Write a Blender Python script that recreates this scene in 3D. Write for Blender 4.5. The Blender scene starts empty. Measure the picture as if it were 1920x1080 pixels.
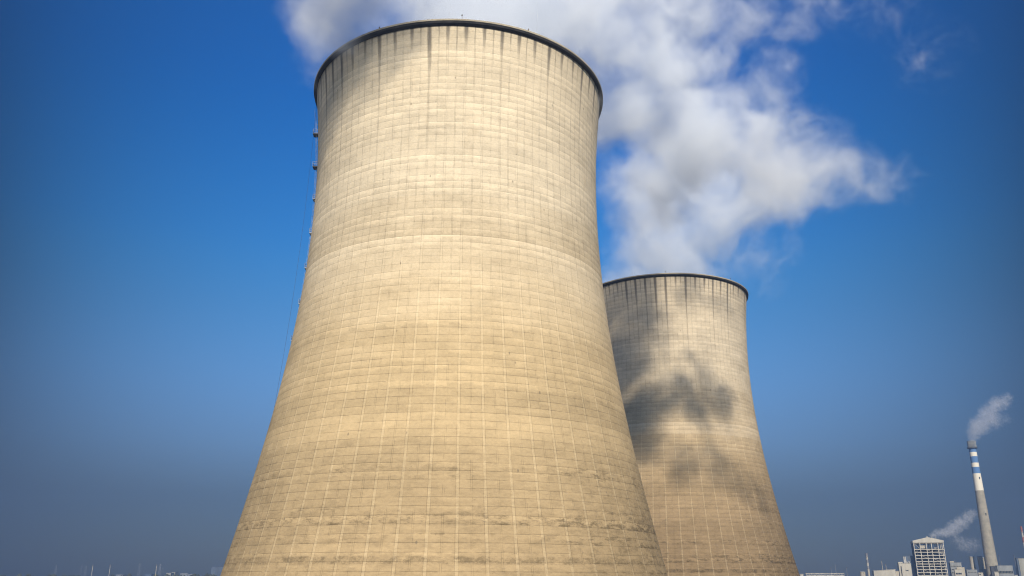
import bpy, bmesh, math, random
from mathutils import Vector, Matrix
R = math.radians
PI = math.pi
rnd = random.Random(7)
S = bpy.context.scene
COL = S.collection

# ------------------------------------------------------------------ camera
CAM_Z = 16.0                      # the viewer stands on a raised bank
F_PX, PITCH, ROLL = 1628.7, 0.3240, 0.0029
cam = bpy.data.objects.new('camera', bpy.data.cameras.new('camera'))
COL.objects.link(cam)
cam.data.sensor_width = 36.0
cam.data.lens = F_PX / 1920 * 36
cam.data.clip_start, cam.data.clip_end = 0.5, 20000
cam.matrix_world = (Matrix.Translation((0, 0, CAM_Z)) @ Matrix.Rotation(PI/2 + PITCH, 4, 'X') @ Matrix.Rotation(ROLL, 4, 'Z'))
S.camera = cam

# ------------------------------------------------------------------ light
SUN_AZ, SUN_EL = 176.0, 35.0      # clockwise from straight ahead
sun_dir = Vector((math.sin(R(SUN_AZ))*math.cos(R(SUN_EL)), math.cos(R(SUN_AZ))*math.cos(R(SUN_EL)), math.sin(R(SUN_EL))))
sl = bpy.data.lights.new('sun', 'SUN'); sl.energy = 4.2; sl.angle = R(0.5); sl.color = (1.0, 0.90, 0.74)
so = bpy.data.objects.new('sun', sl); COL.objects.link(so)
so.rotation_euler = sun_dir.to_track_quat('Z', 'Y').to_euler()
so.location = sun_dir * 400

W = bpy.data.worlds.new('World'); S.world = W; W.use_nodes = True
wt = W.node_tree; wt.nodes.clear()
def wn(t): return wt.nodes.new(t)
w_out, w_bg, sky = wn('ShaderNodeOutputWorld'), wn('ShaderNodeBackground'), wn('ShaderNodeTexSky')
sky.sky_type = 'NISHITA'; sky.sun_disc = False
sky.sun_elevation = R(SUN_EL); sky.sun_rotation = R(SUN_AZ)
sky.altitude = 50; sky.air_density = 1.0; sky.dust_density = 0.6; sky.ozone_density = 3.0
w_bg.inputs['Strength'].default_value = 0.135
# the smoggy band low in the sky and the deep blue above it
tc, sep, ramp, mul = wn('ShaderNodeTexCoord'), wn('ShaderNodeSeparateXYZ'), wn('ShaderNodeValToRGB'), wn('ShaderNodeMix')
mul.data_type = 'RGBA'; mul.blend_type = 'MULTIPLY'; mul.inputs[0].default_value = 1.0
wt.links.new(tc.outputs['Generated'], sep.inputs[0])
wt.links.new(sep.outputs['Z'], ramp.inputs[0])
el = ramp.color_ramp.elements
SKY_STOPS = [(0.0, (0.115, 0.122, 0.142)), (0.09, (0.185, 0.215, 0.27)), (0.14, (0.265, 0.335, 0.44)), (0.21, (0.30, 0.47, 0.62)), (0.29, (0.185, 0.465, 0.63)), (0.36, (0.105, 0.48, 0.73)), (0.52, (0.0, 0.345, 0.74)), (0.9, (0.10, 0.35, 0.70))]
ramp.color_ramp.interpolation = 'B_SPLINE'
while len(el) < len(SKY_STOPS): el.new(0.5)
for e, (p, c) in zip(el, SKY_STOPS):
    e.position = p; e.color = (*c, 1)
# the sky is brightest opposite the sun and dims to either side of it
def wm(op, a, b):
    n = wn('ShaderNodeMath'); n.operation = op
    for i, q in enumerate((a, b)):
        if isinstance(q, float): n.inputs[i].default_value = q
        else: wt.links.new(q, n.inputs[i])
    return n.outputs[0]
side = wm('ADD', sep.outputs['X'], 0.0)
sq = wm('MINIMUM', wm('MULTIPLY', side, side), 0.26)
dim = wm('SUBTRACT', 1.0, wm('MULTIPLY', sq, wm('ADD', 0.93, wm('MULTIPLY', sq, 6.5))))
mul2 = wn('ShaderNodeVectorMath'); mul2.operation = 'SCALE'
wt.links.new(ramp.outputs[0], mul2.inputs[0]); wt.links.new(dim, mul2.inputs['Scale'])
wt.links.new(sky.outputs[0], mul.inputs[6]); wt.links.new(mul2.outputs[0], mul.inputs[7])
wt.links.new(mul.outputs[2], w_bg.inputs['Color']); wt.links.new(w_bg.outputs[0], w_out.inputs['Surface'])

S.view_settings.view_transform = 'Standard'; S.view_settings.look = 'None'
S.view_settings.exposure = 0.75; S.view_settings.gamma = 1.0
S.render.engine = 'CYCLES'
S.cycles.use_denoising = True; S.cycles.adaptive_threshold = 0.012; S.cycles.filter_width = 1.1
S.cycles.max_bounces = 8; S.cycles.volume_bounces = 8; S.cycles.transparent_max_bounces = 16
S.cycles.volume_step_rate = 1.0; S.cycles.volume_max_steps = 512

# ------------------------------------------------------------------ helpers
def tag(o, label=None, cat=None, group=None, kind=None):
    for k, v in (('label', label), ('category', cat), ('group', group), ('kind', kind)):
        if v: o[k] = v
    return o
def empty(name, loc, label=None, cat=None, group=None, rz=0):
    o = bpy.data.objects.new(name, None); COL.objects.link(o)
    o.location = loc; o.rotation_euler = (0, 0, rz); o.empty_display_size = 2
    return tag(o, label, cat, group)
def obj(name, bm, mat, parent=None, loc=None, smooth=False):
    me = bpy.data.meshes.new(name); bm.to_mesh(me); bm.free()
    if smooth:
        for p in me.polygons: p.use_smooth = True
    me.materials.append(mat)
    o = bpy.data.objects.new(name, me); COL.objects.link(o)
    if parent: o.parent = parent
    if loc is not None: o.location = loc
    return o
def BM(): return bmesh.new()
def bx(bm, x0, x1, y0, y1, z0, z1):
    v = [bm.verts.new((x, y, z)) for z in (z0, z1) for y in (y0, y1) for x in (x0, x1)]
    for f in ((0,2,3,1),(4,5,7,6),(0,1,5,4),(2,6,7,3),(0,4,6,2),(1,3,7,5)): bm.faces.new([v[i] for i in f])
def lathe(bm, prof, n=24, c=(0,0), cap=True, closed=False):
    rings = []
    for r, z in prof:
        rings.append([bm.verts.new((c[0]+r*math.cos(2*PI*i/n), c[1]+r*math.sin(2*PI*i/n), z)) for i in range(n)])
    m = len(rings)
    for k in range(m if closed else m-1):
        a, b = rings[k], rings[(k+1) % m]
        for i in range(n): bm.faces.new((a[i], a[(i+1)%n], b[(i+1)%n], b[i]))
    if cap and not closed:
        bm.faces.new(rings[0][::-1]); bm.faces.new(rings[-1])
def bar(bm, p, q, r=0.1, n=6):
    p, q = Vector(p), Vector(q); d = (q-p).normalized()
    a = d.orthogonal().normalized(); b = d.cross(a)
    A = [bm.verts.new(p + a*r*math.cos(2*PI*i/n) + b*r*math.sin(2*PI*i/n)) for i in range(n)]
    B = [bm.verts.new(q + a*r*math.cos(2*PI*i/n) + b*r*math.sin(2*PI*i/n)) for i in range(n)]
    for i in range(n): bm.faces.new((A[i], A[(i+1)%n], B[(i+1)%n], B[i]))
    bm.faces.new(A[::-1]); bm.faces.new(B)
def at(px, py, Y):                # point at distance Y ahead seen at a place in the photograph (1920 x 1080)
    X, V = px-960, py-540
    c, s = math.cos(-ROLL), math.sin(-ROLL)
    X, V = c*X - s*V, s*X + c*V
    u = -V/F_PX; x = X/F_PX
    dy = math.cos(PITCH) - u*math.sin(PITCH); dz = math.sin(PITCH) + u*math.cos(PITCH)
    return Vector((x*Y/dy, Y, CAM_Z + dz*Y/dy))

class NT:                         # short-hand for node trees
    def __init__(s, tree): s.t = tree
    def put(s, sock, v):
        if isinstance(v, bpy.types.NodeSocket): s.t.links.new(v, sock)
        else: sock.default_value = v
    def m(s, op, a, b=None, c=None, clamp=False):
        n = s.t.nodes.new('ShaderNodeMath'); n.operation = op; n.use_clamp = clamp
        s.put(n.inputs[0], a)
        if b is not None: s.put(n.inputs[1], b)
        if c is not None: s.put(n.inputs[2], c)
        return n.outputs[0]
    def add(s, a, b): return s.m('ADD', a, b)
    def sub(s, a, b): return s.m('SUBTRACT', a, b)
    def mul(s, a, b): return s.m('MULTIPLY', a, b)
    def mad(s, a, b, c): return s.m('MULTIPLY_ADD', a, b, c)
    def step(s, x, lo, hi, a=0.0, b=1.0):        # smooth ramp of x between lo and hi
        n = s.t.nodes.new('ShaderNodeMapRange'); n.interpolation_type = 'SMOOTHSTEP'
        for i, v in enumerate((x, lo, hi, a, b)): s.put(n.inputs[i], v)
        return n.outputs[0]
    def v(s, x, y, z):
        n = s.t.nodes.new('ShaderNodeCombineXYZ')
        for i, q in enumerate((x, y, z)): s.put(n.inputs[i], q)
        return n.outputs[0]
    def noise(s, vec, scale, detail=4.0, rough=0.55, dist=0.0):
        n = s.t.nodes.new('ShaderNodeTexNoise'); n.noise_dimensions = '3D'
        s.t.links.new(vec, n.inputs['Vector'])
        n.inputs['Scale'].default_value = scale; n.inputs['Detail'].default_value = detail
        n.inputs['Roughness'].default_value = rough; n.inputs['Distortion'].default_value = dist
        return n.outputs[0]
    def white(s, vec):
        n = s.t.nodes.new('ShaderNodeTexWhiteNoise'); n.noise_dimensions = '3D'
        s.t.links.new(vec, n.inputs['Vector']); return n.outputs[0]
    def mix(s, f, a, b, mode='MIX'):
        n = s.t.nodes.new('ShaderNodeMix'); n.data_type = 'RGBA'; n.blend_type = mode
        s.put(n.inputs[0], f)
        for i, q in ((6, a), (7, b)):
            s.put(n.inputs[i], (*q, 1) if isinstance(q, tuple) and len(q) == 3 else q)
        return n.outputs[2]

def new_mat(name):
    m = bpy.data.materials.new(name); m.use_nodes = True
    return m, NT(m.node_tree), m.node_tree.nodes['Principled BSDF']
def plain(name, col, rough=0.75, var=0.12, scale=0.15, metal=0.0, streak=1.0):
    m, n, p = new_mat(name)
    tc = n.t.nodes.new('ShaderNodeTexCoord'); mp = n.t.nodes.new('ShaderNodeMapping')
    mp.inputs['Scale'].default_value = (1, 1, streak)
    n.t.links.new(tc.outputs['Object'], mp.inputs[0])
    f = n.noise(mp.outputs[0], scale, 5, 0.6)
    dark = tuple(c*(1-2.2*var) for c in col); lite = tuple(min(1, c*(1+1.4*var)) for c in col)
    n.put(p.inputs['Base Color'], n.mix(n.step(f, 0.3, 0.7), dark, lite))
    p.inputs['Roughness'].default_value = rough; p.inputs['Metallic'].default_value = metal
    return m

# ------------------------------------------------------------------ ground
m_ground = plain('ground_soil', (0.16, 0.14, 0.10), 0.95, 0.25, 0.02)
g = BM()
k = 12
for i in range(k+1):
    for j in range(k+1): g.verts.new((-9000 + 18000*i/k, -9000 + 18000*j/k, 0))
g.verts.ensure_lookup_table()
for i in range(k):
    for j in range(k):
        a = i*(k+1)+j; g.faces.new([g.verts[q] for q in (a, a+k+1, a+k+2, a+1)])
tag(obj('ground', g, m_ground), kind='structure')

# ------------------------------------------------------------------ cooling towers
THROAT_R, THROAT_Z, B_LOW, B_UP, TOP_Z = 34.72, 88.45+CAM_Z, 94.4, 87.3, 117.3+CAM_Z
RIM_R = 37.25
LIFT, NRIB = 1.556, 56
Z_LIFT0 = 51.05 + CAM_Z - 50*LIFT
def shell_r(z):
    b = B_LOW if z < THROAT_Z else B_UP
    return THROAT_R*math.sqrt(1 + ((z-THROAT_Z)/b)**2)

def concrete_shell(name, seed, grime=1.0, streaks=1.0, warm=1.0, base_mul=1.0):
    m, n, p = new_mat(name)
    tc = n.t.nodes.new('ShaderNodeTexCoord'); sp = n.t.nodes.new('ShaderNodeSeparateXYZ')
    n.t.links.new(tc.outputs['Object'], sp.inputs[0])
    P = tc.outputs['Object']; z = sp.outputs[2]
    th = n.m('ARCTAN2', sp.outputs[1], sp.outputs[0])
    zc = n.sub(z, CAM_Z)                                          # height above eye level
    Po = n.v(n.add(sp.outputs[0], seed*31.7), n.add(sp.outputs[1], seed*17.3), z)
    arc = n.mul(th, 36.0)                                         # metres round the shell
    U3 = n.v(n.add(arc, seed*53.0), z, seed)
    # slight unevenness of the formwork
    wob = n.sub(n.noise(U3, 0.35, 3), 0.5)
    u = n.add(n.mul(n.add(th, R(90.8)), NRIB/(2*PI)), n.mul(wob, 0.02))
    v = n.add(n.mul(n.sub(z, Z_LIFT0), 1/LIFT), n.mul(wob, 0.10))
    iu, iv = n.m('FLOOR', u), n.m('FLOOR', v)
    fu, fv = n.sub(u, iu), n.sub(v, iv)
    u2 = n.m('FLOOR', n.mul(u, 2.0))
    du = n.m('MINIMUM', fu, n.sub(1.0, fu))                       # distance to the nearest meridian rib
    dh = n.m('ABSOLUTE', n.sub(fu, 0.5))                          # distance to the panel's middle joint
    dv = n.m('MINIMUM', fv, n.sub(1.0, fv))
    row = n.white(n.v(iv, seed, 3.0))
    row2 = n.white(n.v(n.m('FLOOR', n.mul(iv, 0.334)), seed, 9.0))
    cell = n.white(n.v(u2, iv, seed+0.5))
    cell2 = n.white(n.v(u2, iv, seed+7.5))
    panel = n.white(n.v(iu, iv, seed+3.5))
    # noises
    big = n.noise(n.v(n.mul(arc, 0.4), z, seed+2.0), 0.09, 4, 0.6)
    med = n.noise(U3, 0.30, 5, 0.65)
    fine = n.noise(U3, 2.2, 5, 0.7)
    grain = n.noise(U3, 9.0, 3, 0.7)
    hor = n.noise(n.v(n.mul(arc, 0.12), n.mul(z, 1.1), seed+5.0), 1.0, 5, 0.65)
    # base colour: greyer cream above, yellower below
    up = n.step(n.add(n.add(zc, n.mul(n.sub(big, 0.5), 26.0)), n.mul(n.sub(row2, 0.5), 10.0)), 34.0, 88.0)
    base = n.mix(up, (0.475*warm, 0.357, 0.201/warm), (0.585*warm, 0.494, 0.354/warm))
    lowt = n.step(zc, 0.0, 40.0)
    base = n.mix(n.mul(n.sub(1.0, lowt), 0.75), base, (0.330, 0.238, 0.130))
    # tone of rows, casts and panels
    tone = n.mad(n.sub(row, 0.5), 0.10, 1.0)
    tone = n.add(tone, n.mul(n.sub(row2, 0.5), 0.13))
    base = n.mix(1.0, base, n.mix(n.step(zc, 20.0, 75.0), (0.60+.4*(base_mul > .99), 0.58+.42*(base_mul > .99), 0.60+.4*(base_mul > .99)), (base_mul, base_mul, base_mul*1.02 if base_mul < 1 else 1.0)), 'MULTIPLY')  # far tower's base colour is darker, most of all towards the foot
    tone = n.add(tone, n.mul(n.sub(cell, 0.5), 0.085))
    tone = n.add(tone, n.mul(n.sub(panel, 0.5), 0.04))
    tone = n.add(tone, n.mul(n.sub(big, 0.5), 0.55))
    patch = n.noise(n.v(n.mul(arc, 0.35), n.mul(z, 0.8), seed+21.0), 0.5, 6, 0.7)
    tone = n.add(tone, n.mul(n.sub(n.step(patch, 0.36, 0.64), 0.5), 0.10))
    tone = n.add(tone, n.mul(n.sub(med, 0.5), 0.20))
    tone = n.add(tone, n.mul(n.sub(hor, 0.5), 0.17))
    tone = n.add(tone, n.mul(n.sub(fine, 0.5), 0.42))
    tone = n.add(tone, n.mul(n.sub(grain, 0.5), 0.34))
    # lower part of a lift is darker, with a wavy edge
    edge = n.add(n.add(0.30, n.mul(cell2, 0.35)), n.mul(n.sub(n.noise(U3, 0.9, 3), 0.5), 0.7))
    lower = n.sub(1.0, n.step(fv, n.sub(edge, 0.10), n.add(edge, 0.10)))
    tone = n.sub(tone, n.mul(lower, n.mul(n.step(n.add(row, n.mul(cell, 0.5)), 0.35, 1.1), 0.14)))
    # joints
    jn = n.step(n.noise(U3, 0.45, 4), 0.30, 0.52)
    joint = n.mul(n.sub(1.0, n.step(dv, 0.025, 0.065)), jn)
    tone = n.sub(tone, n.mul(joint, n.step(zc, 30.0, 80.0, 0.24, 0.13)))
    sill = n.mul(n.sub(1.0, n.step(n.m('ABSOLUTE', n.sub(fv, 0.90)), 0.02, 0.09)), n.mul(n.step(n.noise(n.v(n.mul(arc, 0.35), n.mul(z, 0.65), seed+31.0), 1.0, 3), 0.40, 0.62), n.step(row, 0.2, 0.9)))
    tone = n.add(tone, n.mul(sill, 0.12))
    # short board marks inside a lift
    brd = n.m('ABSOLUTE', n.sub(n.m('FRACT', n.mul(v, 4.0)), 0.5))
    brd = n.mul(n.sub(1.0, n.step(brd, 0.02, 0.09)), n.step(n.noise(n.v(arc, n.mul(z, 3.0), seed), 0.8, 2), 0.56, 0.66))
    tone = n.sub(tone, n.mul(brd, 0.20))
    # meridian ribs: light below, thin brown seams above
    ribm = n.sub(1.0, n.step(du, 0.046, 0.060))
    ribw = n.step(zc, 48.0, 70.0, 1.0, 0.15)
    riba = n.step(n.noise(n.v(n.mul(u, 1.0), n.mul(z, 0.25), seed+1.0), 1.0, 3), 0.30, 0.55)
    riblit = n.mul(n.mul(ribm, ribw), n.mad(riba, 0.6, 0.4))
    ribedge = n.mul(n.sub(1.0, n.step(n.m('ABSOLUTE', n.sub(du, 0.064)), 0.004, 0.020)), n.step(n.noise(U3, 0.5, 2), 0.35, 0.6))
    tone = n.sub(tone, n.mul(ribedge, 0.20))
    half = n.mul(n.sub(1.0, n.step(n.m('ABSOLUTE', n.sub(dh, 0.032)), 0.004, 0.018)), n.step(n.noise(n.v(n.mul(arc, 1.0), n.mul(z, 0.5), seed+4), 0.7, 2), 0.42, 0.58))
    tone = n.sub(tone, n.mul(half, 0.22))
    seam = n.mul(n.mul(n.sub(1.0, n.step(n.m('MINIMUM', du, dh), 0.012, 0.05)), n.step(zc, 50.0, 75.0)), n.step(n.noise(n.v(u, n.mul(z, 0.3), seed+6), 1.0, 3), 0.35, 0.6))
    tone = n.sub(tone, n.mul(seam, 0.10))
    tone = n.add(tone, n.mul(riblit, 0.10))
    # lime bloom along the joints
    blo = n.step(n.noise(n.v(n.mul(arc, 0.8), n.mul(z, 2.2), seed+8.0), 1.0, 4, 0.7), 0.60, 0.70)
    nearj = n.sub(1.0, n.step(n.m('ABSOLUTE', n.sub(fv, 0.92)), 0.03, 0.14))
    bloom = n.mul(n.mul(blo, nearj), n.step(row, 0.25, 0.7))
    tone = n.add(tone, n.mul(bloom, 0.30))
    # dark weathering low down, in rows and blotches
    low = n.step(n.add(zc, n.mul(n.sub(big, 0.5), 30.0)), 4.0, 44.0, 1.0, 0.0)
    bl = n.step(n.noise(n.v(n.mul(arc, 0.8), n.mul(z, 1.7), seed+11.0), 0.60, 7, 0.78), 0.44, 0.64)
    rowd = n.step(n.add(n.mul(row, 0.55), n.add(0.2, n.mul(n.sub(hor, 0.5), 1.3))), 0.40, 0.85)
    soil = n.mul(n.step(th, R(-75), R(-40)), n.step(zc, 10.0, 48.0, 1.0, 0.0))
    stain = n.m('MINIMUM', n.mul(n.add(low, n.mul(soil, 0.5)), n.add(n.mul(bl, n.mad(rowd, 0.75, 0.30)), n.mul(soil, 0.22))), 1.0)
    r3 = n.mul(n.sub(1.0, n.step(n.m('ABSOLUTE', n.sub(zc, 3.1)), 0.45, 0.95)), n.step(n.noise(n.v(n.mul(arc, 0.9), n.mul(z, 1.0), seed+12.0), 0.6, 6, 0.78), 0.36, 0.66))
    spots = n.mul(n.step(n.noise(n.v(n.mul(arc, 1.1), n.mul(z, 2.6), seed+41.0), 0.9, 6, 0.8), 0.57, 0.70), n.step(n.add(zc, n.mul(n.sub(med, 0.5), 24.0)), 12.0, 34.0, 1.0, 0.0))
    spots = n.mul(spots, n.step(n.noise(n.v(n.mul(arc, 0.15), n.mul(z, 0.9), seed+44.0), 0.8, 3), 0.44, 0.60))
    stain = n.m('MAXIMUM', n.m('MAXIMUM', stain, n.mul(r3, 0.9)), n.mul(spots, 0.85))
    # grime: upper right shoulder of the foot
    tone = n.m('MULTIPLY', tone, n.mad(stain, -0.58*grime, 1.0))
    # run-off below the rim
    ridx = n.white(n.v(n.m('ROUND', u), seed, 1.0)); hidx = n.white(n.v(u2, seed, 2.0))
    wn_ = n.add(n.mul(wob, 0.05), n.mul(n.sub(n.noise(n.v(n.mul(arc, 1.2), n.mul(z, 0.12), seed), 1.5, 4), 0.5), 0.12))
    dur = n.add(du, wn_)
    sl1 = n.mad(n.m('POWER', ridx, 2.0), 15.0*streaks, 8.0)
    fade1 = n.step(n.sub(TOP_Z - CAM_Z, zc), 0.0, sl1, 1.0, 0.0)
    st1 = n.mul(n.sub(1.0, n.step(dur, 0.03, n.mad(fade1, 0.17, 0.05))), fade1)
    fade2 = n.step(n.sub(TOP_Z - CAM_Z, zc), 0.0, n.mad(hidx, 9.0*streaks, 2.5), 1.0, 0.0)
    st2 = n.mul(n.sub(1.0, n.step(n.add(dh, wn_), 0.01, 0.07)), fade2)
    long = n.mul(n.mul(n.sub(1.0, n.step(dur, 0.008, 0.04)), n.step(ridx, 0.35, 0.6)), n.step(zc, 72.0, 112.0))
    damp = n.mul(n.step(n.sub(TOP_Z - CAM_Z, zc), 1.0, 4.5, 1.0, 0.0), n.step(med, 0.35, 0.7))
    run = n.m('MAXIMUM', n.m('MAXIMUM', st1, n.mul(st2, 0.75)), n.m('MAXIMUM', n.mul(long, 0.45*streaks), n.mul(damp, 0.45)))
    # pinholes and short rust marks
    vor = n.t.nodes.new('ShaderNodeTexVoronoi'); vor.feature = 'F1'
    n.t.links.new(n.v(arc, n.mul(z, 0.5), seed), vor.inputs['Vector']); vor.inputs['Scale'].default_value = 0.28
    pin = n.sub(1.0, n.step(vor.outputs['Distance'], 0.025, 0.06))
    col = n.mix(n.mul(riblit, 0.15), base, (0.52, 0.43, 0.28))
    tn = n.t.nodes.new('ShaderNodeVectorMath'); tn.operation = 'SCALE'
    n.t.links.new(col, tn.inputs[0]); n.t.links.new(tone, tn.inputs['Scale'])
    col = n.mix(n.mul(run, 0.90), tn.outputs[0], (0.075, 0.068, 0.060))
    col = n.mix(n.mul(pin, 0.55), col, (0.10, 0.085, 0.065))
    # here and there a rusty tint
    rust = n.mul(n.step(n.noise(n.v(n.mul(arc, 0.5), n.mul(z, 0.15), seed+14), 0.6, 4), 0.62, 0.8), 0.25)
    col = n.mix(rust, col, (0.34, 0.24, 0.13))
    n.put(p.inputs['Base Color'], col)
    p.inputs['Roughness'].default_value = 0.92
    p.inputs['Specular IOR Level'].default_value = 0.2
    h = n.add(n.mul(ribm, 0.055), n.mul(joint, -0.03))
    h = n.add(h, n.mul(fv, 0.022))                               # each lift leans out a little over the one below
    h = n.add(h, n.mul(n.sub(cell, 0.5), 0.01))
    h = n.add(h, n.mul(fine, 0.03))
    bp = n.t.nodes.new('ShaderNodeBump'); bp.inputs['Strength'].default_value = 0.7; bp.inputs['Distance'].default_value = 1.0
    n.t.links.new(h, bp.inputs['Height']); n.t.links.new(bp.outputs[0], p.inputs['Normal'])
    return m

def rim_concrete(name, seed):
    m, n, p = new_mat(name)
    tc = n.t.nodes.new('ShaderNodeTexCoord')
    a = n.noise(tc.outputs['Object'], 0.5, 5, 0.65); b = n.noise(tc.outputs['Object'], 3.0, 4, 0.7)
    c = n.mix(n.step(a, 0.3, 0.7), (0.27, 0.235, 0.175), (0.40, 0.35, 0.26))
    c = n.mix(n.mul(n.step(b, 0.55, 0.75), 0.5), c, (0.12, 0.105, 0.085))
    n.put(p.inputs['Base Color'], c); p.inputs['Roughness'].default_value = 0.9
    return m
m_soffit = plain('stained_shade_concrete', (0.016, 0.015, 0.016), 0.95, 0.25, 0.6)  # near-black: shade under the ledge painted in, together with staining
m_inner = plain('wet_inner_concrete', (0.10, 0.095, 0.085), 0.9, 0.2, 0.2)
m_column = plain('column_concrete', (0.33, 0.29, 0.22), 0.9, 0.15, 0.4)
m_steel = plain('galvanised_steel', (0.22, 0.23, 0.25), 0.5, 0.2, 1.5, 0.6)
m_lightsteel = plain('worn_galvanised_rail', (0.42, 0.41, 0.38), 0.5, 0.2, 1.5, 0.3)
m_darksteel = plain('dark_grating', (0.05, 0.05, 0.055), 0.6, 0.2, 2.0, 0.3)
m_lamp = plain('lamp_housing', (0.10, 0.07, 0.06), 0.5, 0.1, 2.0)

NSEG = 448
def cooling_tower(loc, label, seed, grime, streaks, warm, base_mul):
    root = empty('cooling_tower', loc, label, 'cooling tower', 'concrete cooling towers')
    mat = concrete_shell('cast_concrete_' + ('near' if seed < 2 else 'far'), seed, grime, streaks, warm, base_mul)
    bm = BM()
    zs = [8.0 + i*LIFT/1.0 for i in range(int((TOP_Z-0.75-8.0)/LIFT)+1)] + [TOP_Z-0.75]
    lathe(bm, [(shell_r(z), z) for z in zs], NSEG, cap=False)
    obj('shell', bm, mat, root, smooth=True)
    bm = BM()
    lathe(bm, [(shell_r(z)-0.45, z) for z in zs[::3] + [TOP_Z-0.02]], 160, cap=False)
    for f in bm.faces: f.normal_flip()
    obj('inner_lining', bm, m_inner, root, smooth=True)
    # cantilevered walkway round the mouth
    r0 = shell_r(TOP_Z)
    bm = BM()
    lathe(bm, [(RIM_R, TOP_Z-0.40), (RIM_R+0.02, TOP_Z), (r0-0.47, TOP_Z), (r0-0.47, TOP_Z-0.40)], NSEG, closed=True)
    obj('rim_walkway', bm, rim_concrete('rim_concrete', seed), root)
    bm = BM()
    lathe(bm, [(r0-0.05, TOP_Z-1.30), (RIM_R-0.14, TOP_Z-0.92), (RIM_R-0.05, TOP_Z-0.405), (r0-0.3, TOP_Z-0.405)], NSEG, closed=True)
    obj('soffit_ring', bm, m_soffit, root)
    # inclined columns carrying the shell, with the basin kerb
    bm = BM(); n = 44
    rt, rb = shell_r(8.0)-0.2, shell_r(0)+0.6
    for i in range(n):
        for s in (-1, 1):
            a0 = 2*PI*i/n; a1 = a0 + s*PI/n
            bar(bm, (rb*math.cos(a0), rb*math.sin(a0), 0.2), (rt*math.cos(a1), rt*math.sin(a1), 8.3), 0.32, 8)
    obj('support_frame', bm, m_column, root)
    bm = BM()
    lathe(bm, [(rb+3.2, 0.004), (rb+3.2, 1.3), (rb+2.8, 1.3), (rb+2.8, 0.004)], 160, closed=True)
    obj('basin_wall', bm, m_column, root)
    return root

T1 = Vector((-13.8, 200.0, 0)); T2 = Vector((66.3, 366.6, 0))
tower1 = cooling_tower(T1, 'large sandy concrete cooling tower in front, with a ladder up its side', 1.0, 1.0, 1.0, 1.0, 1.0)
tower2 = cooling_tower(T2, 'smaller looking grey-streaked cooling tower behind, dappled with steam shadow', 4.0, 1.1, 1.5, 1.0, 0.92)

# obstruction lamps on the rims
def rim_lamp(root, ang, h):
    x, y = (RIM_R-0.25)*math.cos(ang), (RIM_R-0.25)*math.sin(ang)
    bm = BM()
    bar(bm, (x, y, TOP_Z-0.05), (x, y, TOP_Z+h), 0.03, 6)
    lathe(bm, [(0.05, TOP_Z+h), (0.14, TOP_Z+h+0.05), (0.15, TOP_Z+h+0.3), (0.09, TOP_Z+h+0.42), (0.02, TOP_Z+h+0.46)], 10, (x, y))
    obj('warning_lamp', bm, m_lamp, root)
for a, h in ((R(-86.0), 0.9), (R(-116), 0.25), (R(-62), 0.25), (R(-10), .3), (R(75), .3), (R(160), .3)): rim_lamp(tower1, a, h)
for a, h in ((R(-97), 0.5), (R(-50), 0.5), (R(30), 0.5), (R(140), .5)): rim_lamp(tower2, a, h)

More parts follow.
